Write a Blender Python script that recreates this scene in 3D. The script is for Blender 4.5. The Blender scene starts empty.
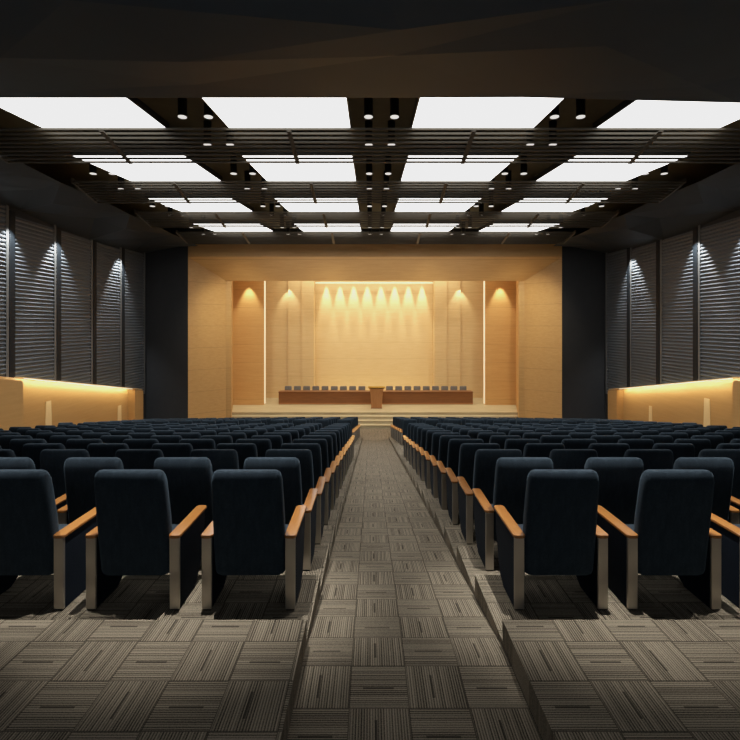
import bpy, bmesh, math, random
from mathutils import Vector, Matrix
from mathutils.geometry import delaunay_2d_cdt
random.seed(7)
C = bpy.context.scene.collection
EYE = 2.19                      # camera height above the rear tier
CX = 0.25                       # hall axis
PI = math.pi

# ------------------------------------------------------------------ helpers
def tag(o, label=None, cat=None, group=None, kind=None):
    if label: o['label'] = label
    if cat: o['category'] = cat
    if group: o['group'] = group
    if kind: o['kind'] = kind
    return o

def obj(name, bm, mat, parent=None, smooth=False, recalc=True):
    if recalc: bmesh.ops.recalc_face_normals(bm, faces=bm.faces)
    me = bpy.data.meshes.new(name); bm.to_mesh(me); bm.free()
    if mat: me.materials.append(mat)
    if smooth:
        for p in me.polygons: p.use_smooth = True
    o = bpy.data.objects.new(name, me); C.objects.link(o)
    if parent: o.parent = parent
    return o

def struct(name, bm, mat, smooth=False, recalc=True):
    o = obj(name, bm, mat, None, smooth, recalc); o['kind'] = 'structure'; return o

def thing(name, label, cat, loc=(0, 0, 0), rz=0, group=None):
    o = bpy.data.objects.new(name, None); C.objects.link(o)
    o.empty_display_size = 0.1
    o.location = loc; o.rotation_euler = (0, 0, rz)
    return tag(o, label, cat, group)

def quad(bm, *pts):
    return bm.faces.new([bm.verts.new(p) for p in pts])

def box(bm, x0, x1, y0, y1, z0, z1, bev=0, seg=2):
    r = bmesh.ops.create_cube(bm, size=1)
    vs = r['verts']
    bmesh.ops.scale(bm, vec=(x1-x0, y1-y0, z1-z0), verts=vs)
    bmesh.ops.translate(bm, vec=((x0+x1)/2, (y0+y1)/2, (z0+z1)/2), verts=vs)
    if bev:
        es = list({e for v in vs for e in v.link_edges})
        bmesh.ops.bevel(bm, geom=es, offset=bev, segments=seg, affect='EDGES', profile=0.5)

def BM(): return bmesh.new()

def prism(bm, pts2, a0, a1, axis='x'):
    """polygon pts2 in the plane normal to axis, extruded a0..a1"""
    def P(a, p):
        if axis == 'x': return (a, p[0], p[1])
        if axis == 'y': return (p[0], a, p[1])
        return (p[0], p[1], a)
    A = [bm.verts.new(P(a0, p)) for p in pts2]; B = [bm.verts.new(P(a1, p)) for p in pts2]
    n = len(pts2)
    bm.faces.new(A[::-1]); bm.faces.new(B)
    for i in range(n): bm.faces.new((A[i], A[(i+1) % n], B[(i+1) % n], B[i]))

def loft(bm, rings):
    vs = [[bm.verts.new(p) for p in r] for r in rings]
    n = len(vs[0])
    for a, b in zip(vs, vs[1:]):
        for i in range(n): bm.faces.new((a[i], a[(i+1) % n], b[(i+1) % n], b[i]))
    bm.faces.new(vs[0][::-1]); bm.faces.new(vs[-1])

def rrect(hw, hd, r, n=4):
    """rounded rectangle ring (u,v), counter-clockwise"""
    r = min(r, hw*.98, hd*.98); out = []
    for cx, cy, a0 in ((hw-r, hd-r, 0), (-hw+r, hd-r, 90), (-hw+r, -hd+r, 180), (hw-r, -hd+r, 270)):
        for i in range(n+1):
            a = math.radians(a0 + 90*i/n); out.append((cx + r*math.cos(a), cy + r*math.sin(a)))
    return out

def cyl(bm, x, y, z0, z1, r0, r1=None, n=20):
    r1 = r0 if r1 is None else r1
    loft(bm, [[(x+r*math.cos(2*PI*i/n), y+r*math.sin(2*PI*i/n), z) for i in range(n)] for r, z in ((r0, z0), (r1, z1))])

def copy_tree(o, parent=None):
    c = o.copy(); C.objects.link(c); c.parent = parent
    for ch in CH[o.name]: 
        d = copy_tree(ch, c)
    CH[c.name] = []
    return c
CH = {}
def register(o):
    CH[o.name] = list(o.children)
    for ch in o.children: register(ch)

ORD = ['first', 'second', 'third', 'fourth', 'fifth', 'sixth', 'seventh', 'eighth', 'ninth', 'tenth', 'eleventh', 'twelfth', 'thirteenth', 'fourteenth']

# ------------------------------------------------------------------ materials
class NT:
    def __init__(s, name):
        s.m = bpy.data.materials.new(name); s.m.use_nodes = True
        s.t = s.m.node_tree; s.b = s.t.nodes['Principled BSDF']
    def n(s, typ, **kw):
        nd = s.t.nodes.new(typ)
        for k, v in kw.items():
            if k in nd.inputs and not hasattr(nd, k): nd.inputs[k].default_value = v
            else: setattr(nd, k, v)
        return nd
    def l(s, a, b): s.t.links.new(a, b)
    def math(s, op, a, b=None, c=None):
        nd = s.t.nodes.new('ShaderNodeMath'); nd.operation = op
        for i, v in enumerate((a, b, c)):
            if v is None: continue
            if isinstance(v, (int, float)): nd.inputs[i].default_value = v
            else: s.l(v, nd.inputs[i])
        return nd.outputs[0]
    def mix(s, f, a, b, mode='MIX'):
        nd = s.t.nodes.new('ShaderNodeMix'); nd.data_type = 'RGBA'; nd.blend_type = mode
        for sock, v in ((nd.inputs[0], f), (nd.inputs[6], a), (nd.inputs[7], b)):
            if isinstance(v, (int, float)): sock.default_value = v
            elif isinstance(v, tuple): sock.default_value = v if len(v) == 4 else (*v, 1)
            else: s.l(v, sock)
        return nd.outputs[2]
    def noise(s, vec, scale, detail=2, rough=.5):
        nd = s.t.nodes.new('ShaderNodeTexNoise'); nd.inputs['Scale'].default_value = scale
        nd.inputs['Detail'].default_value = detail; nd.inputs['Roughness'].default_value = rough
        s.l(vec, nd.inputs['Vector']); return nd.outputs['Fac']
    def coord(s, which='Object'):
        return s.t.nodes.new('ShaderNodeTexCoord').outputs[which]
    def mapping(s, vec, scale):
        nd = s.t.nodes.new('ShaderNodeMapping'); nd.inputs['Scale'].default_value = scale
        s.l(vec, nd.inputs['Vector']); return nd.outputs[0]
    def bump(s, h, strength=.3, dist=.01):
        nd = s.t.nodes.new('ShaderNodeBump'); nd.inputs['Strength'].default_value = strength
        nd.inputs['Distance'].default_value = dist
        s.l(h, nd.inputs['Height']); s.l(nd.outputs[0], s.b.inputs['Normal'])
    def col(s, v):
        if isinstance(v, tuple): s.b.inputs['Base Color'].default_value = (*v, 1)
        else: s.l(v, s.b.inputs['Base Color'])
    def set(s, rough=.5, metal=0, spec=.5, sheen=0):
        s.b.inputs['Roughness'].default_value = rough; s.b.inputs['Metallic'].default_value = metal
        s.b.inputs['Specular IOR Level'].default_value = spec; s.b.inputs['Sheen Weight'].default_value = sheen
        return s.m

def fabric(name, c1, c2, scale=60):
    k = NT(name); v = k.coord()
    f = k.noise(v, scale, 4, .7); g = k.noise(k.mapping(v, (1, 1, .25)), 25, 2)
    k.col(k.mix(k.math('MULTIPLY', f, g), c1, c2)); k.bump(f, .4, .004)
    k.b.inputs['Sheen Roughness'].default_value = .5
    k.b.inputs['Sheen Tint'].default_value = (.35, .55, .75, 1)
    return k.set(.95, 0, .15, .12)

def wood(name, c1, c2, axis='x', joint=None, rough=.45, grain=5, jdark=.8, spec=.4):
    k = NT(name); v = k.coord()
    sc = {'x': (.18, 1, 2.6), 'y': (1, .18, 2.6), 'z': (2.6, 1, .18)}[axis]
    w = k.mapping(v, sc)
    f = k.noise(w, grain, 5, .65); g = k.noise(w, grain*7, 3, .6)
    t = k.math('ADD', k.math('MULTIPLY', f, .7), k.math('MULTIPLY', g, .3))
    r = k.n('ShaderNodeMapRange'); r.inputs[1].default_value = .3; r.inputs[2].default_value = .72
    k.l(t, r.inputs[0])
    c = k.mix(r.outputs[0], c1, c2)
    if joint:
        sp = k.n('ShaderNodeSeparateXYZ'); k.l(v, sp.inputs[0])
        j = k.math('LESS_THAN', k.math('FRACT', k.math('ADD', k.math('DIVIDE', sp.outputs[2], joint), 100.3)), .035/joint)
        c = k.mix(k.math('MULTIPLY', j, 1-jdark), c, (.03, .015, .005))
    k.col(c)
    return k.set(rough, 0, spec)

def plain(name, c, rough=.6, metal=0, spec=.4, var=.15, scale=3):
    k = NT(name); f = k.noise(k.coord(), scale, 3)
    k.col(k.mix(f, tuple(x*(1-var) for x in c), tuple(x*(1+var) for x in c)))
    return k.set(rough, metal, spec)

def emit(name, c, s):
    k = NT(name); k.col((.8, .8, .8))
    k.b.inputs['Emission Color'].default_value = (*c, 1); k.b.inputs['Emission Strength'].default_value = s
    return k.set(.5)

def carpet():
    k = NT('carpet_tiles'); v = k.coord(); T = .37
    sp = k.n('ShaderNodeSeparateXYZ'); k.l(v, sp.inputs[0])
    x, y, z = sp.outputs
    tx = k.math('ADD', k.math('DIVIDE', x, T), 60.37); ty = k.math('ADD', k.math('DIVIDE', y, T), 60.0)
    par = k.math('FRACT', k.math('MULTIPLY', k.math('ADD', k.math('FLOOR', tx), k.math('FLOOR', ty)), .5))
    par = k.math('GREATER_THAN', par, .25)
    fx = k.math('FRACT', tx); fy = k.math('FRACT', ty)
    # across-coordinate (stripe) and along-coordinate
    ac = k.mix(par, (0, 0, 0), (1, 1, 1))
    def sel(a, b): return k.math('ADD', k.math('MULTIPLY', a, par), k.math('MULTIPLY', b, k.math('SUBTRACT', 1, par)))
    a = sel(fx, fy); b = sel(fy, fx)
    s = k.math('SINE', k.math('MULTIPLY', a, 2*PI*22))
    cell = k.n('ShaderNodeCombineXYZ'); k.l(k.math('FLOOR', k.math('MULTIPLY', a, 22)), cell.inputs[0])
    k.l(k.math('FLOOR', tx), cell.inputs[1]); k.l(k.math('FLOOR', ty), cell.inputs[2])
    wn = k.n('ShaderNodeTexWhiteNoise'); k.l(cell.outputs[0], wn.inputs[0])
    fleck = k.noise(v, 130, 2, .6)
    t = k.math('ADD', k.math('MULTIPLY', s, .33), .5)
    t = k.math('ADD', t, k.math('MULTIPLY', k.math('SUBTRACT', wn.outputs[0], .5), .35))
    t = k.math('ADD', t, k.math('MULTIPLY', k.math('SUBTRACT', fleck, .5), 1.1))
    cl = k.n('ShaderNodeClamp'); k.l(t, cl.inputs[0])
    c = k.mix(cl.outputs[0], (.024, .020, .0145), (.30, .258, .195))
    # dark accent dash
    d = k.math('MULTIPLY', k.math('LESS_THAN', k.math('ABSOLUTE', k.math('SUBTRACT', a, .45)), .022),
               k.math('LESS_THAN', k.math('ABSOLUTE', k.math('SUBTRACT', b, .5)), .27))
    e = k.math('MAXIMUM', k.math('LESS_THAN', fx, .018), k.math('LESS_THAN', fy, .018))
    c = k.mix(k.math('MULTIPLY', k.math('MAXIMUM', d, e), .75), c, (.02, .017, .013))
    k.col(c); k.bump(cl.outputs[0], .5, .006)
    return k.set(.95, 0, .1)

M = {}
M['carpet'] = carpet()
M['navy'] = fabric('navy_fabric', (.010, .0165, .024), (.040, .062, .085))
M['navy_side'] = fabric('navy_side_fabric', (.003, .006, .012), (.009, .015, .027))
M['armwood'] = wood('armrest_wood', (.22, .085, .022), (.42, .18, .05), 'y', rough=.2, spec=.7)
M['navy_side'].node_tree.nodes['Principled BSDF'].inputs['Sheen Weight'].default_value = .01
M['nickel'] = plain('brushed_nickel', (.50, .46, .40), .34, .75, .5, .1)
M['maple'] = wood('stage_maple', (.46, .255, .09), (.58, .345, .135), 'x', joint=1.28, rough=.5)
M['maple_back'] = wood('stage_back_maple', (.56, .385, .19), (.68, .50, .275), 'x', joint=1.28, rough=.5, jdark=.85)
M['maple_y'] = wood('dado_maple', (.40, .225, .078), (.48, .28, .105), 'y', rough=.5)
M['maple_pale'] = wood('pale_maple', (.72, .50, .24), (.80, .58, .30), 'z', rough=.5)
M['steps'] = wood('stage_step_timber', (.36, .30, .185), (.54, .46, .30), 'x', rough=.5, grain=3)
M['desk'] = wood('walnut_desk', (.12, .046, .015), (.21, .086, .029), 'x', rough=.4)
M['lectern'] = wood('lectern_wood', (.26, .115, .04), (.40, .19, .075), 'z', rough=.4)
M['lectern_top'] = wood('lectern_top_wood', (.50, .28, .05), (.62, .36, .08), 'x', rough=.35)
M['dark'] = plain('dark_wall_paint', (.022, .023, .025), .7, 0, .3)
M['soffit'] = plain('dark_soffit_paint', (.048, .084, .130), .55, 0, .2, .1, 1.2)
M['facet'] = plain('faceted_ceiling_paint', (.018, .0215, .026), .6, 0, .4, .1, 1.2)
M['plenum'] = plain('plenum_black', (.17, .155, .11), .9, 0, .1)
M['slat'] = plain('slat_bronze', (.075, .064, .046), .55, 0, .4, .2)
M['bar'] = plain('bar_bronze', (.10, .085, .065), .6, 0, .4)
M['black'] = plain('black_metal', (.008, .008, .008), .5, 0, .4)
M['rib'] = plain('ribbed_panel_grey', (.062, .070, .078), .5, 0, .5, .12)
M['strip'] = plain('panel_edge_strip', (.002, .004, .006), .6, 0, .25)
M['fin'] = plain('panel_edge_fin', (.075, .075, .072), .5, 0, .5)
M['grey'] = fabric('grey_chair_fabric', (.12, .115, .11), (.24, .23, .22), 30)
M['panel_light'] = emit('light_diffuser', (1, .985, .96), 3.2)
M['lens'] = emit('downlight_lens', (1, .96, .9), .8)
M['led'] = emit('warm_led', (1, .74, .38), 1.1)
M['led_soft'] = emit('warm_led_soft', (1, .70, .36), .55)

# ------------------------------------------------------------------ floor: tiers, ramp, front flat
PITCH = .953; STEP = .161
def edge(k): return 3.58 + PITCH*k
def curv(k): return max(0, min(.0042, .0014*(k-14)))
def yc(k, x):
    """tier edge k at lateral position x"""
    return edge(k) - curv(k)*(x-CX)**2
def zt(k): return EYE - (2.349 + STEP*k)
NT_ = 24
FLOOR_Z = EYE - 6.24
AL, AR = -.48, .98              # aisle edges
WL, WR = CX-13.2, CX+13.2       # side walls
bm = BM()
def strip_tier(k0y, k1y, z, xs, zlow):
    for xa, xb in zip(xs, xs[1:]):
        quad(bm, (xa, k0y(xa), z), (xb, k0y(xb), z), (xb, k1y(xb), z), (xa, k1y(xa), z))
        quad(bm, (xa, k1y(xa), z), (xb, k1y(xb), z), (xb, k1y(xb), zlow), (xa, k1y(xa), zlow))
for x0, x1, inner in ((WL-.1, AL, AL), (AR, WR+.1, AR)):
    n = 14; xs = [x0 + (x1-x0)*i/n for i in range(n+1)]
    for k in range(-1, NT_):
        a = (lambda x: -4.0) if k < 0 else (lambda x, k=k: yc(k, x))
        b = lambda x, k=k: yc(k+1, x)
        z = 0.0 if k < 0 else zt(k)
        zn = zt(k+1) if k < NT_-1 else FLOOR_Z
        strip_tier(a, b, z, xs, zn)
        quad(bm, (inner, a(inner), z), (inner, b(inner), z), (inner, b(inner), z-.6), (inner, a(inner), z-.6))
def aisle_z(y): return EYE - (2.36 if y < 3.44 else min(6.24, 2.36 + STEP/PITCH*(y-3.44)))
YE = 3.44 + (6.24-2.36)*PITCH/STEP
for ya, yb in ((-4, 3.44), (3.44, YE)):
    quad(bm, (AL, ya, aisle_z(ya)), (AR, ya, aisle_z(ya)), (AR, yb, aisle_z(yb)), (AL, yb, aisle_z(yb)))
quad(bm, (WL-.1, 22.0, FLOOR_Z), (AL, 22.0, FLOOR_Z), (AL, 34, FLOOR_Z), (WL-.1, 34, FLOOR_Z))
quad(bm, (AR, 22.0, FLOOR_Z), (WR+.1, 22.0, FLOOR_Z), (WR+.1, 34, FLOOR_Z), (AR, 34, FLOOR_Z))
quad(bm, (AL, YE, FLOOR_Z), (AR, YE, FLOOR_Z), (AR, 34, FLOOR_Z), (AL, 34, FLOOR_Z))
struct('floor', bm, M['carpet'])

# ------------------------------------------------------------------ auditorium chair
def make_chair(name):
    root = thing(name, None, 'chair')
    bm = BM(); rings = []
    H0, H1 = .272, 1.17
    prof = [(0, .90), (.012, .985), (.05, 1), (.3, 1.02), (.55, 1.02), (.78, 1.0), (.90, .985), (.955, .965), (.985, .935), (1, .87)]
    for t, w in prof:
        z = H0 + (H1-H0)*t
        yr = .02 - .135*t**1.3
        th = .125 if t < .9 else .125*(1-.55*((t-.9)/.1)**2)
        if t < .04: th *= .8
        hw = .288*w; hd = th/2
        ring = [(u, yr + .06 + v + (.02*(1-(u/hw)**2) if v > 0 else -.012*(1-(u/hw)**2)), z) for u, v in rrect(hw, hd, .04)]
        rings.append(ring)
    loft(bm, rings)
    obj('backrest', bm, M['navy'], root, True)
    bm = BM(); rings = []
    for z, s in ((.335, .93), (.35, 1), (.43, 1), (.455, .97), (.465, .88)):
        rings.append([(u*s, .33 + v*s, z + .015*(v/.25)) for u, v in rrect(.302, .255, .06)])
    loft(bm, rings)
    obj('seat_cushion', bm, M['navy'], root, True)
    for sx in (-.345, .345):
        bm = BM()
        prism(bm, [(.004, 0), (.34, 0), (.43, .05), (.51, .15), (.60, .45), (.625, .604), (.004, .604)], sx-.036, sx+.036)
        bmesh.ops.bevel(bm, geom=list(bm.edges), offset=.008, segments=2, affect='EDGES')
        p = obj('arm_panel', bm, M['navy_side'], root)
        bm = BM(); rings = []
        for z, s in ((.600, .90), (.606, 1), (.620, 1), (.626, .93)):
            rings.append([(sx + u*(.9+.1*s)*s, .312 + v*(s*.02+.98), z) for u, v in rrect(.05, .335, .03)])
        loft(bm, rings)
        a = obj('armrest', bm, M['armwood'], p); a['label'] = 'glossy orange-brown timber armrest'
        bm = BM(); box(bm, sx-.041, sx+.041, -.012, .012, .012, .602, .005)
        q = obj('metal_post', bm, M['nickel'], p); q['label'] = 'brushed metal strip facing the back of the hall'
        bm = BM(); box(bm, sx-.034, sx+.034, -.006, .05, 0, .016, .003, 1)
        obj('foot', bm, M['black'], p)
    return root

proto = make_chair('auditorium_chair'); register(proto)
chairs = []           # (x, y, z, rz, label, group)
def words(r, s, side):
    return f'navy fabric auditorium chair, {ORD[r]} row from the camera, {ORD[s]} seat {side} of aisle'
for r in range(13):
    y = edge(r) + .39; z = zt(r)
    for side in ('left', 'right'):
        for s in range(10):
            x = (-1.012 + .006*r - (.955 if r == 0 else .908)*s) if side == 'left' else (1.57 - .009*r + (.935 if r == 0 else .912)*s)
            if abs(x - .01) - .35 > .773*y + 1.9: continue          # well outside the frame
            chairs.append((x, y, z, 0, words(r, s, side), 'auditorium chairs of the rear block'))
rest = []
for j in range(7):
    k = 17 + j
    for side in ('left', 'right'):
        for s in range(13 if j == 0 else 12):
            x = (-1.1 + .02*j - .94*s) if side == 'left' else (1.63 - .028*j + .94*s)
            c = curv(k); y = yc(k, x) + .39; rz = math.atan(-2*c*(x-CX))
            lab = f'navy chair of front block, {ORD[j]} row past cross aisle, {ORD[s]} seat {side} of aisle'
            it = (x, y, zt(k), rz, lab, 'auditorium chairs of the front block')
            (chairs if (j < 2 or s < 2) else rest).append(it)
for i, (x, y, z, rz, lab, grp) in enumerate(chairs):
    o = proto if i == 0 else copy_tree(proto)
    o.location = (x, y, z); o.rotation_euler = (0, 0, rz)
    tag(o, lab, 'chair', grp)
print('CHAIRS', len(chairs), 'REST', len(rest))
# the remaining far chairs, hardly seen behind the first rows of the front block
if rest:
    def walk(o):
        for ch in o.children:
            yield ch; yield from walk(ch)
    src = [c for c in walk(proto)]
    me = bpy.data.meshes.new('distant_chairs'); bm = BM()
    mats = [M['navy'], M['navy_side'], M['armwood'], M['nickel'], M['black']]
    for m in mats: me.materials.append(m)
    for x, y, z, rz, *_ in rest:
        T = Matrix.Translation((x, y, z)) @ Matrix.Rotation(rz, 4, 'Z')
        for c in src:
            n0 = len(bm.verts); f0 = len(bm.faces)
            bm.from_mesh(c.data); bm.verts.ensure_lookup_table(); bm.faces.ensure_lookup_table()
            for v in bm.verts[n0:]: v.co = T @ v.co
            mi = mats.index(c.data.materials[0])
            for f in bm.faces[f0:]: f.material_index = mi
    bm.to_mesh(me); bm.free()
    o = bpy.data.objects.new('distant_auditorium_chairs', me); C.objects.link(o)
    tag(o, 'navy chairs massed in the rows nearest the stage behind the front block', 'chairs', None, 'stuff')

# ------------------------------------------------------------------ shell
TOP = EYE + 5.6
ZP = 27.6
for side, X, nm in ((-1, WL, 'wall_left'), (1, WR, 'wall_right')):
    bm = BM(); box(bm, min(X, X+side*.2), max(X, X+side*.2), -4, ZP+.3, -5.5, TOP)
    struct(nm, bm, M['dark'])
bm = BM(); box(bm, WL-.2, WR+.2, -4.2, -4, -1.5, TOP); struct('wall_back', bm, M['dark'])
bm = BM(); box(bm, WL-.2, WR+.2, -4.2, ZP+.3, TOP, TOP+.2); struct('ceiling', bm, M['plenum'])
PL, PR = -10.52, 10.98           # portal opening
FT, FB = EYE+4.70, EYE+3.98      # fascia top / bottom
bm = BM()
box(bm, WL, PL, ZP, ZP+.3, -5.5, TOP); box(bm, PR, WR, ZP, ZP+.3, -5.5, TOP)
box(bm, PL, PR, ZP, ZP+.3, FT, TOP)
struct('wall_front', bm, M['dark'])

# stage portal funnel, maple
Y1, Y2 = 29.2, 33.5
jL1, jR1 = -8.82, 9.33
kL1, kR1 = -8.5, 9.0
jL2, jR2 = -9.63, 10.12
S1 = EYE+2.74; SC = EYE+4.9
BASE = FLOOR_Z
bm = BM()
quad(bm, (PL, ZP, BASE), (PL, ZP, FB), (jL1, Y1, S1), (jL1, Y1, BASE))
quad(bm, (jL1, Y1, BASE), (jL1, Y1, SC), (kL1, Y1+.05, SC), (kL1, Y1+.05, BASE))
quad(bm, (kL1, Y1+.05, BASE), (kL1, Y1+.05, SC), (jL2, Y2, SC), (jL2, Y2, BASE))
quad(bm, (jL2, Y2, BASE), (jL2, Y2, SC), (jL2, 38, SC), (jL2, 38, BASE))
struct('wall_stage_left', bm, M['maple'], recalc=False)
bm = BM()
quad(bm, (PR, ZP, BASE), (PR, ZP, FB), (jR1, Y1, S1), (jR1, Y1, BASE))
quad(bm, (jR1, Y1, BASE), (jR1, Y1, SC), (kR1, Y1+.05, SC), (kR1, Y1+.05, BASE))
quad(bm, (kR1, Y1+.05, BASE), (kR1, Y1+.05, SC), (jR2, Y2, SC), (jR2, Y2, BASE))
quad(bm, (jR2, Y2, BASE), (jR2, Y2, SC), (jR2, 38, SC), (jR2, 38, BASE))
struct('wall_stage_right', bm, M['maple'], recalc=False)
bm = BM()
quad(bm, (PL, ZP, FT), (PR, ZP, FT), (PR, ZP, FB), (PL, ZP, FB))
quad(bm, (PL, ZP, FB), (PR, ZP, FB), (jR1, Y1, S1), (jL1, Y1, S1))
quad(bm, (jL1, Y1, S1), (jR1, Y1, S1), (jR1, Y1, SC), (jL1, Y1, SC))
struct('trim_stage_soffit', bm, M['maple'], recalc=False)
bm = BM(); quad(bm, (jL2-1, Y1, SC), (jR2+1, Y1, SC), (jR2+1, 38.2, SC), (jL2-1, 38.2, SC)); struct('ceiling_stage', bm, M['maple'])

# stage and steps
SZ = EYE - 5.51
rise = (SZ-BASE)/4
bm = BM()
def jx(y, L):
    a, b = (kL1, jL2) if L else (kR1, jR2)
    t = max(0, min(1, (y-Y1)/(Y2-Y1))); return a+(b-a)*t
for i in range(4):
    ya = 29.3 + .45*i; yb = ya+.45 if i < 3 else 38.2; z = BASE + rise*(i+1)
    yy = [ya, yb] if i < 3 else [ya, Y2, yb]
    for a, b in zip(yy, yy[1:]):
        quad(bm, (jx(a, 1), a, z), (jx(a, 0), a, z), (jx(b, 0), b, z), (jx(b, 1), b, z))
    quad(bm, (jx(ya, 1), ya, z-rise), (jx(ya, 0), ya, z-rise), (jx(ya, 0), ya, z-.035), (jx(ya, 1), ya, z-.035))
    # nosing
    box(bm, jx(ya, 1), jx(ya, 0), ya-.03, ya+.02, z-.04, z+.004)
struct('floor_stage', bm, M['steps'])

# stage back wall: two pilasters, stepped side panels, recessed centre
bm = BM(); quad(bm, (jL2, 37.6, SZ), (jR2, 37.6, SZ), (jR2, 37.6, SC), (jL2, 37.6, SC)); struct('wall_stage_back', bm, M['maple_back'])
for sgn, nm in ((-1, 'left'), (1, 'right')):
    def X(a): return CX + sgn*a
    bm = BM(); a, b = sorted((X(9.88), X(7.72))); box(bm, a, b, Y2, Y2+.45, SZ, SC); struct('trim_pilaster_'+nm, bm, M['maple'])
    bm = BM(); a, b = sorted((X(7.715), X(7.70))); box(bm, a, b, Y2+.06, Y2+.42, SZ+.05, EYE+3.4)
    o = obj('led_strip', bm, M['led_soft']); tag(o, f'glowing vertical light strip along inner edge of {nm} stage pilaster', 'light strip')
    bm = BM()
    for p, q, y in ((9.0, 6.6, 36.85), (6.6, 5.55, 36.72), (5.55, 4.6, 36.62)):
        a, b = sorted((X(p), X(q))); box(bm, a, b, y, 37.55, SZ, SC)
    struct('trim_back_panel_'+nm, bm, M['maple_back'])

# cove LED over the recessed centre
bm = BM(); box(bm, CX-4.55, CX+4.55, 36.95, 37.0, EYE+3.30, EYE+3.34)
o = obj('cove_light_strip', bm, M['led']); tag(o, 'long warm glowing cove light strip above the centre of stage wall', 'light strip')

# ------------------------------------------------------------------ stage furniture
def make_desk():
    x0, x1 = -6.49, 7.16
    t = thing('stage_desk', 'long dark walnut panel desk on stage in front of the grey chairs', 'desk', ((x0+x1)/2, 33.7, SZ))
    h = (x1-x0)/2
    bm = BM(); box(bm, -h, h, .02, .06, 0, .85, .004, 1)
    f = obj('front_panel', bm, M['desk'], t)
    bm = BM(); box(bm, -h-.02, h+.02, -.02, .72, .85, .90, .006, 1); obj('desk_top', bm, M['desk'], t)
    for s in (-1, 1):
        bm = BM(); a, b = sorted((s*h, s*(h-.05))); box(bm, a, b, .06, .68, 0, .85, .004, 1); obj('end_panel', bm, M['desk'], t)
    bm = BM(); box(bm, -h+.01, h-.01, .0, .02, .02, .10); obj('plinth_strip', bm, M['lectern'], t)
make_desk()

def make_lectern():
    t = thing('lectern', 'tapered brown wooden lectern with wide golden top standing before the stage desk', 'lectern', (.37, 32.3, SZ))
    bm = BM(); rings = []
    for z, hw, hd in ((.0, .35, .25), (.06, .35, .25), (.9, .40, .27), (1.22, .44, .29), (1.32, .50, .32)):
        rings.append([(u, v, z) for u, v in rrect(hw, hd, .03, 2)])
    loft(bm, rings); obj('lectern_body', bm, M['lectern'], t)
    bm = BM(); rings = []
    for z, s in ((1.32, .94), (1.345, 1), (1.44, 1), (1.455, .97)):
        rings.append([(u*s, v*s, z + .045*(-v/.35)) for u, v in rrect(.58, .38, .05, 3)])
    loft(bm, rings); o = obj('lectern_top', bm, M['lectern_top'], t); o['label'] = 'golden sloping reading top'
    bm = BM(); rings = [[(u, v, z) for u, v in rrect(.38, .28, .03, 2)] for z in (0, .045)]
    loft(bm, rings); obj('plinth', bm, M['desk'], t)
make_lectern()

def make_stage_chair():
    t = thing('stage_chair', None, 'chair')
    bm = BM(); rings = []
    for z, w, yy in ((.50, .90, 0), (.52, 1, 0), (.8, 1, -.0), (1.05, .98, .0), (1.11, .92, 0), (1.125, .8, 0)):
        rings.append([(u*w, -.27 + v - .06*(z-.5), z) for u, v in rrect(.26, .045, .04)])
    loft(bm, [[(x, -y, z) for x, y, z in r] for r in rings]); obj('backrest', bm, M['grey'], t, True)
    bm = BM(); rings = []
    for z, s in ((.42, .95), (.44, 1), (.49, 1), (.51, .93)):
        rings.append([(u*s, v*s, z) for u, v in rrect(.26, .25, .05)])
    loft(bm, rings); obj('seat', bm, M['grey'], t, True)
    for sx in (-.21, .21):
        for sy in (-.2, .22):
            bm = BM(); cyl(bm, sx, sy, 0, .43, .016, .018, 10); obj('leg', bm, M['nickel'], t)
        bm = BM(); box(bm, sx-.015, sx+.015, .22, .26, .40, .62, .004, 1); obj('back_bracket', bm, M['nickel'], t)
    return t
sc0 = make_stage_chair(); register(sc0); first = True
for side, n0 in (('left', 0), ('right', 11)):
    for i in range(9):
        px = CX + .09 + (n0 + i - 9.5)*.672
        o = sc0 if first else copy_tree(sc0); first = False
        o.location = (px, 34.75, SZ)
        w = 9-i if side == 'left' else i+1
        tag(o, f'grey chair behind the stage desk, {ORD[w-1]} to the {side} of the lectern', 'chair', 'grey chairs behind the stage desk')

# ------------------------------------------------------------------ timber dado along side walls
def dado_top(y): return EYE - (1.885 + .1795*(y-17.4))
def dado(sgn, nm):
    X = WL if sgn < 0 else WR
    def px(d): return X - sgn*d
    bm = BM()
    y0, y1 = 8.0, 26.35
    def slab(d0, d1, ya, yb, off, zb=-7):
        prism_pts = [(ya, dado_top(ya)-2.9), (ya, dado_top(ya)-off), (yb, dado_top(yb)-off), (yb, dado_top(yb)-2.9)]
        a, b = sorted((px(d0), px(d1))); prism(bm, prism_pts, a, b, 'x')
    slab(0, .10, y0, y1, 0)
    slab(.10, .45, 25.4, 26.35, .05)
    slab(.10, .42, 13.5, 17.3, .12)
    struct('trim_dado_'+nm, bm, M['maple_y'])
    # capping ledge with the light strip beneath it
    bm = BM()
    ya, yb = 17.3, 26.35
    pr = [(ya, dado_top(ya)), (ya, dado_top(ya)+.025), (yb, dado_top(yb)+.025), (yb, dado_top(yb))]
    a, b = sorted((px(0), px(.40))); prism(bm, pr, a, b, 'x')
    struct('trim_ledge_'+nm, bm, M['maple_pale'])
    bm = BM(); ya, yb = 17.4, 25.3
    pr = [(ya, dado_top(ya)-.03), (ya, dado_top(ya)), (yb, dado_top(yb)), (yb, dado_top(yb)-.03)]
    a, b = sorted((px(.33), px(.38))); prism(bm, pr, a, b, 'x')
    o = obj('ledge_light_strip', bm, M['led_dado']); tag(o, f'warm light strip under the ledge of the {nm} timber dado', 'light strip')
M['led_dado'] = emit('dado_led', (1, .80, .50), .9)
dado(-1, 'left'); dado(1, 'right')
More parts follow.
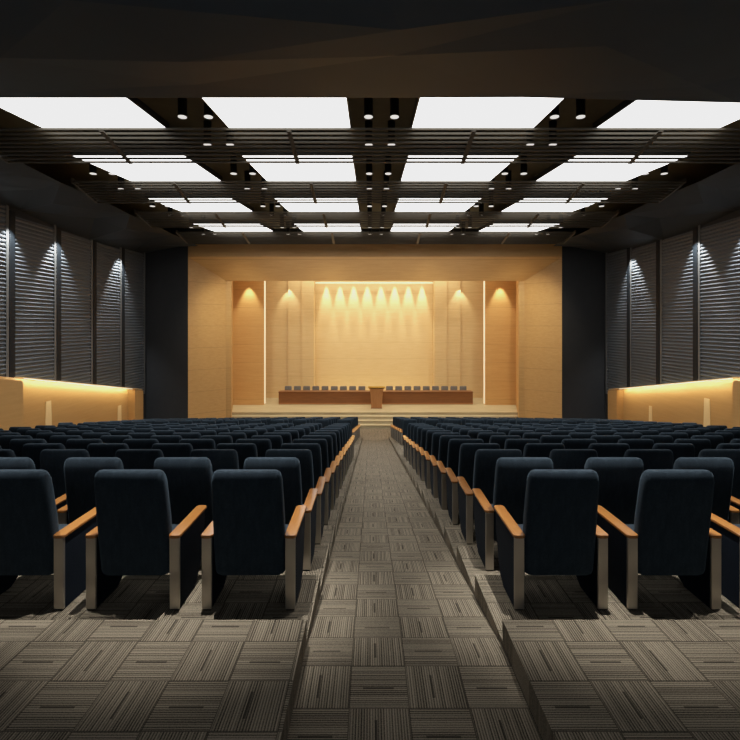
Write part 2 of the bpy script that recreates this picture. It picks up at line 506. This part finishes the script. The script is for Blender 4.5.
for sgn in (-1, 1):
    X = WL if sgn < 0 else WR
    for i in range(3):
        ya = 17.4 + 2.63*i; yb = ya + 2.63; ym = (ya+yb)/2
        l = bpy.data.lights.new('dado_wash', 'AREA'); l.shape = 'RECTANGLE'; l.size = .04; l.size_y = 2.63; l.energy = 27; l.color = (1, .78, .48)
        o = bpy.data.objects.new('dado_wash_lamp', l); C.objects.link(o); o.location = (X-sgn*.355, ym, dado_top(ym)-.04)
        yax = Vector((0, yb-ya, dado_top(yb)-dado_top(ya))).normalized(); zax = Vector((-sgn*.8, 0, .6)); zax = (zax - yax*zax.dot(yax)).normalized()
        xax = yax.cross(zax); o.rotation_euler = Matrix((xax, yax, zax)).transposed().to_euler()
# thin pale tapered patches standing proud of the dado
def patch(sgn, y, w, h, label):
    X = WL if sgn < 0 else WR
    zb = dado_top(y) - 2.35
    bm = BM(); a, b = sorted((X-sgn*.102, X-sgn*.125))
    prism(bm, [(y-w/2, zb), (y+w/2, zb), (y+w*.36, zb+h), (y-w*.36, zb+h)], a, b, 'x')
    o = obj('tapered_patch', bm, M['maple_pale']); tag(o, label, 'wall board')
patch(-1, 19.1, .42, 1.55, 'pale tapered board on the left dado, nearer the camera')
patch(-1, 24.5, .42, 1.45, 'pale tapered board on the left dado, nearer the stage')
patch(1, 19.05, .42, 1.65, 'pale tapered board on the right dado, nearer the camera')
patch(1, 22.9, .30, 1.4, 'pale tapered board on the right dado, nearer the stage')

# ------------------------------------------------------------------ ribbed acoustic wall panels
def acoustic(sgn, i):
    nm = 'left' if sgn < 0 else 'right'
    X = WL if sgn < 0 else WR
    yb = 27.5 - 2.57*i; ya = yb - 2.57
    t = thing('acoustic_panel', f'dark grey horizontally ribbed acoustic panel on {nm} wall, {ORD[i]} from the stage end', 'wall panel', (X, (ya+yb)/2, dado_top(yb)), 0, f'ribbed acoustic panels of the {nm} wall')
    z0 = -.15; z1 = EYE + (4.16, 3.98, 3.97, 4.06, 4.28, 4.25, 4.2)[i] + .07 - dado_top(yb)
    bm = BM(); n = int((z1-z0)/.15); L = (yb-ya)/2
    prof = []
    for j in range(n):
        z = z0 + j*.15
        prof += [(.075, z), (.09, z+.045), (.04, z+.10), (.04, z+.145)]
    A = [bm.verts.new((-sgn*d, -L+.12, z)) for d, z in prof]; B = [bm.verts.new((-sgn*d, L-.30, z)) for d, z in prof]
    for j in range(len(prof)-1): bm.faces.new((A[j], A[j+1], B[j+1], B[j]))
    obj('ribbed_face', bm, M['rib'], t)
    bm = BM(); a, b = sorted((-sgn*.03, -sgn*.096)); box(bm, a, b, L-.30, L-.17, z0, z1, .01, 1); obj('edge_fin', bm, M['fin'], t)
    bm = BM(); a, b = sorted((-sgn*.03, -sgn*.098)); box(bm, a, b, -L-.14, -L+.14, z0, z1, .01, 1); obj('edge_strip', bm, M['strip'], t)
for sgn in (-1, 1):
    for i in range(7): acoustic(sgn, i)

# ------------------------------------------------------------------ ceiling: light panels, slatted bands, downlights
RP = 4.25
cols = [(-8.28, -5.28), (-3.72, -.76), (.76, 3.72), (5.28, 8.28)]
rowname = ['nearest', 'second', 'third', 'farthest']
colname = ['leftmost', 'left of centre', 'right of centre', 'rightmost']
HN, HF = 4.58, 4.86
for k in range(4):
    for c, (xa, xb) in enumerate(cols):
        xa_, xb_ = CX+xa, CX+xb; ya, yb = 8.64+RP*k, 11.86+RP*k
        t = thing('ceiling_light_panel', f'glowing white rectangular ceiling light panel, {rowname[k]} row, {colname[c]}', 'ceiling light', ((xa_+xb_)/2, (ya+yb)/2, EYE+HF), 0, 'square white ceiling light panels')
        hx, hy = (xb-xa)/2, (yb-ya)/2
        zf = lambda y: (HN-HF) + (HF-HN)*(y+hy)/(2*hy)
        bm = BM(); quad(bm, (-hx, -hy, zf(-hy)), (hx, -hy, zf(-hy)), (hx, hy, zf(hy)), (-hx, hy, zf(hy)))
        bmesh.ops.reverse_faces(bm, faces=bm.faces)
        obj('diffuser', bm, M['panel_light'], t, recalc=False)
        bm = BM(); e = .035
        pts = [(-hy-e, zf(-hy)+.005), (hy+e, zf(hy)+.005), (hy+e, zf(hy)+.16), (-hy-e, zf(-hy)+.16)]
        prism(bm, pts, -hx-e, hx+e, 'x'); obj('housing', bm, M['black'], t)

def band(k):
    ya, yb = 11.62+RP*k, 13.05+RP*k
    ha, hb = 4.74, 4.43
    XA, XB = CX-10.1, CX+10.1
    t = thing('slatted_ceiling_band', f'dark bronze slatted ceiling band behind the {rowname[k]} row of light panels', 'ceiling slats', (CX, (ya+yb)/2, EYE+ha), 0, 'slatted ceiling bands')
    n = 9; ym = (ya+yb)/2
    def h(y): return (hb-ha)*(y+ym-ya)/(yb-ya)
    bm = BM()
    for i in range(n):
        y = ya - ym + (yb-ya)*i/(n-1); z = h(y)
        box(bm, -10.1, 10.1, y-.022, y+.022, z, z+.05)
    obj('slats', bm, M['slat'], t)
    for c, (xa, xb) in enumerate(cols):
        x = (xa+xb)/2 + (.0)
        bm = BM(); w = .055
        prism(bm, [(ya-ym, h(ya-ym)-.03), (yb-ym, h(yb-ym)-.03), (yb-ym, h(yb-ym)+.0), (ya-ym, h(ya-ym)+.0)], x-w, x+w, 'x')
        obj('cross_bar', bm, M['bar'], t)
    for s in (-1, 1):
        bm = BM(); a, b = sorted((s*10.1, s*10.16))
        prism(bm, [(ya-ym-.03, h(ya-ym)-.01), (yb-ym+.03, h(yb-ym)-.01), (yb-ym+.03, h(yb-ym)+.14), (ya-ym-.03, h(ya-ym)+.14)], a, b, 'x')
        obj('end_rail', bm, M['bar'], t)
for k in range(4): band(k)

def make_downlight():
    t = thing('downlight', None, 'downlight')
    bm = BM(); cyl(bm, 0, 0, .0, .62, .105, None, 24); obj('housing', bm, M['black'], t)
    bm = BM(); cyl(bm, 0, 0, -.012, .004, .112, None, 24); obj('trim_ring', bm, M['bar'], t)
    bm = BM(); cyl(bm, 0, 0, -.02, -.011, .10, None, 20); obj('lens', bm, M['lens'], t)
    return t
dl0 = make_downlight(); register(dl0); first = True
gaps = [-9.0, -4.42, 0, 4.42, 9.0]
gname = ['left outer gap', 'left gap', 'middle gap', 'right gap', 'right outer gap']
for k in range(4):
    for g, gx in enumerate(gaps):
        if g in (0, 4) and k == 0: continue
        for p, (yo, pn) in enumerate(((11.15, 'front'), (12.9, 'rear'))):
            for q, sx in enumerate((-.31, .31)):
                o = dl0 if first else copy_tree(dl0); first = False
                o.location = (CX+gx+sx, yo+RP*k+.25, EYE+4.98)
                tag(o, f'black cylinder downlight, {rowname[k]} ceiling row, {gname[g]}, {pn} pair, {"left" if q == 0 else "right"} one', 'downlight', 'cylinder downlights between the light panels')

# faceted dark soffit above the camera
EDGE_Y = 8.5
V = [(-14, -4, 4.3), (0, -4, 4.3), (14, -4, 4.3), (-14, 4.5, 3.7), (14, 4.5, 3.8), (-14, EDGE_Y, 3.9), (14, EDGE_Y, 3.8),
     (-6.6, EDGE_Y, 4.04), (-3.1, EDGE_Y, 4.04), (.3, EDGE_Y, 4.04), (2.71, EDGE_Y, 4.05), (6.53, EDGE_Y, 3.95),
     (-2.53, 6.5, 3.575), (.32, 6.7, 3.77), (3.07, 6.3, 3.675), (5.35, 7.8, 3.9), (.36, 6.0, 3.70),
     (-3.3, 5.2, 3.53), (2.8, 5.4, 3.67), (-4.87, 6.3, 3.52), (-6.34, 8.2, 3.98), (-2.9, 7.9, 3.97), (5.9, 7.6, 3.96), (-1, 2, 4.2), (5, 2, 4.0), (-5, 2.5, 4.0)]
E = [(12, 17), (12, 19), (12, 16), (16, 18), (21, 13), (20, 21), (12, 21), (13, 10), (10, 14), (14, 15), (15, 22), (13, 18), (10, 15)]
res = delaunay_2d_cdt([Vector(v[:2]) for v in V], E, [], 0, 1e-4)
bm = BM(); vs = []
for i, co in enumerate(res[0]):
    src_i = res[3][i][0] if res[3][i] else None
    zz = V[src_i][2] if src_i is not None else 3.95
    vs.append(bm.verts.new((co.x, co.y, EYE+zz)))
for f in res[2]: bm.faces.new([vs[i] for i in f])
edge_pts = sorted([v for v in V if v[1] == EDGE_Y])
for a, b in zip(edge_pts, edge_pts[1:]):
    quad(bm, (a[0], EDGE_Y, EYE+a[2]), (b[0], EDGE_Y, EYE+b[2]), (b[0], EDGE_Y, TOP), (a[0], EDGE_Y, TOP))
struct('ceiling_soffit', bm, M['soffit'])

# folded side ceilings between slat bands and walls
for sgn, nm in ((-1, 'left'), (1, 'right')):
    X = lambda a: CX + sgn*a
    bm = BM(); ys = [8.5, 11.0, 13.2, 15.4, 17.6, 19.8, 22.0, 24.2, 26.2, 27.6]
    inner = [(X(10.2), y, EYE + 4.66 - .06*(i % 2)) for i, y in enumerate(ys)]
    mid = [(X(11.6 + .35*((i*7) % 3 - 1)), y + (.5 if 0 < i < 9 else 0)*((i % 2)*2-1), EYE + (4.36, 4.56, 4.34, 4.52)[i % 4]) for i, y in enumerate(ys)]
    outer = [(X(13.2), y, EYE + (4.3, 4.25, 4.15, 4.3, 4.25, 4.05, 3.95, 3.98, 4.1, 4.2)[i]) for i, y in enumerate(ys)]
    for A, B in ((inner, mid), (mid, outer)):
        for i in range(len(ys)-1):
            if i % 2: quad_a = (A[i], A[i+1], B[i+1]); quad_b = (A[i], B[i+1], B[i])
            else: quad_a = (A[i], A[i+1], B[i]); quad_b = (A[i+1], B[i+1], B[i])
            for tri in (quad_a, quad_b): bm.faces.new([bm.verts.new(p) for p in tri])
    struct('ceiling_fold_'+nm, bm, M['facet'])

# ------------------------------------------------------------------ lamps
def spot(x, y, z, power, ang, col=(1, .95, .88), target=None, blend=.6, r=.05):
    l = bpy.data.lights.new('spot', 'SPOT'); l.energy = power; l.spot_size = math.radians(ang); l.spot_blend = blend
    l.color = col; l.shadow_soft_size = r
    o = bpy.data.objects.new('spot_lamp', l); C.objects.link(o); o.location = (x, y, z)
    if target:
        d = Vector(target) - Vector((x, y, z)); o.rotation_euler = d.to_track_quat('-Z', 'Y').to_euler()
    return o
W = (1, .95, .88)
# house downlights over the rear rows
for x in (-3.6, -1.5, 2.0, 4.1):
    spot(x, 4.35, EYE+3.35, 1500, 36, W, (x, 4.35, 0), .85, .03)
spot(CX, 5.2, EYE+3.3, 260, 50, W, (CX, 5.2, 0), .8, .05)
for k in range(4):
    for g, gx in enumerate(gaps):
        for sx in (-.31, .31):
            if g in (0, 4) and k == 0: continue
            spot(CX+gx+sx, 11.40+RP*k, EYE+4.948, 280, 54, W, None, .8, .012)
for x in (-9, -4.4, 0, 4.4, 9):
    spot(CX+x, 7.6, EYE+3.5, 200, 62, W, None, .8, .05)
area2 = bpy.data.lights.new('rear_fill_lamp', 'AREA'); area2.shape = 'RECTANGLE'; area2.size = 9; area2.size_y = .8; area2.energy = 55; area2.color = (.92, .96, 1)  # added fill behind the camera, unseen, lifts the dark seat backs
o = bpy.data.objects.new('rear_fill_lamp', area2); C.objects.link(o); o.location = (CX, -3.6, EYE+2.2); o.rotation_euler = (math.radians(72), 0, 0)
# wall washers
for sgn in (-1, 1):
    X = WL if sgn < 0 else WR
    for y in (14.5, 17.0, 19.65, 24.5):
        spot(X-sgn*.6, y, EYE+4.0, 1400, 66, (.94, .98, 1), (X-sgn*.05, y, EYE+.6), .6, .03)
# stage
WARM = (1, .83, .58)
for i in range(8):
    x = CX + (i-3.5)*1.07
    spot(x, 37.28, EYE+4.4, 3000, 27, WARM, (x, 37.34, EYE-4), .6, .03)
for sgn in (-1, 1):
    spot(CX+sgn*8.75, Y2-.5, EYE+3.3, 520, 56, WARM, (CX+sgn*8.75, Y2-.02, EYE+.6), .7, .06)
    spot(CX+sgn*6.6, 36.3, EYE+3.3, 260, 66, WARM, (CX+sgn*6.5, 36.8, EYE), .6, .03)
def area(x, y, z, sx, sy, power, col, target):
    l = bpy.data.lights.new('area', 'AREA'); l.shape = 'RECTANGLE'; l.size = sx; l.size_y = sy; l.energy = power; l.color = col
    o = bpy.data.objects.new('stage_flood_lamp', l); C.objects.link(o); o.location = (x, y, z)
    o.rotation_euler = (Vector(target)-Vector((x, y, z))).to_track_quat('-Z', 'Y').to_euler()
area(CX, 31.5, SC-.05, 14, 1.2, 800, WARM, (CX, 34.5, SZ))
area(CX, 35.6, SC-.05, 13, .6, 450, WARM, (CX, 36.8, SZ))
# front-of-house wash on the portal
for x in (-7.5, -2.5, 3, 8):
    spot(CX+x, 24.9, EYE+4.2, 880, 84, WARM, (CX+x*1.05, 28.8, EYE-.3), .9, .1)

# added fill spots, unseen, aimed up to brighten the portal soffit
for i in range(5):
    x = CX + (i-2)*3.3
    spot(x, 27.75, FLOOR_Z+.12, 520, 74, WARM, (x*.97, 28.4, EYE+3.3), .9, .08)

w = bpy.data.worlds.new('world'); w.use_nodes = True; bpy.context.scene.world = w
w.node_tree.nodes['Background'].inputs[0].default_value = (.5, .55, .6, 1)
w.node_tree.nodes['Background'].inputs[1].default_value = .02

# ------------------------------------------------------------------ camera
cam = bpy.data.cameras.new('camera'); co = bpy.data.objects.new('camera', cam); C.objects.link(co)
co.location = (0, 0, EYE); co.rotation_euler = (PI/2, 0, 0)
cam.sensor_width = 36; cam.lens = 480/740*36; cam.shift_y = -44/740; cam.shift_x = -1/740; cam.clip_end = 200
S = bpy.context.scene; S.camera = co
S.view_settings.view_transform = 'Standard'; S.view_settings.look = 'None'
S.view_settings.exposure = 0
S.view_settings.use_curve_mapping = True
cm = S.view_settings.curve_mapping; cv = cm.curves[3]
cv.points.new(.6, .6); cv.points[-1].location = (1, .84); cm.extend = 'HORIZONTAL'; cm.update()
S.cycles.use_denoising = True
S.cycles.max_bounces = 6
S.cycles.sample_clamp_indirect = 4
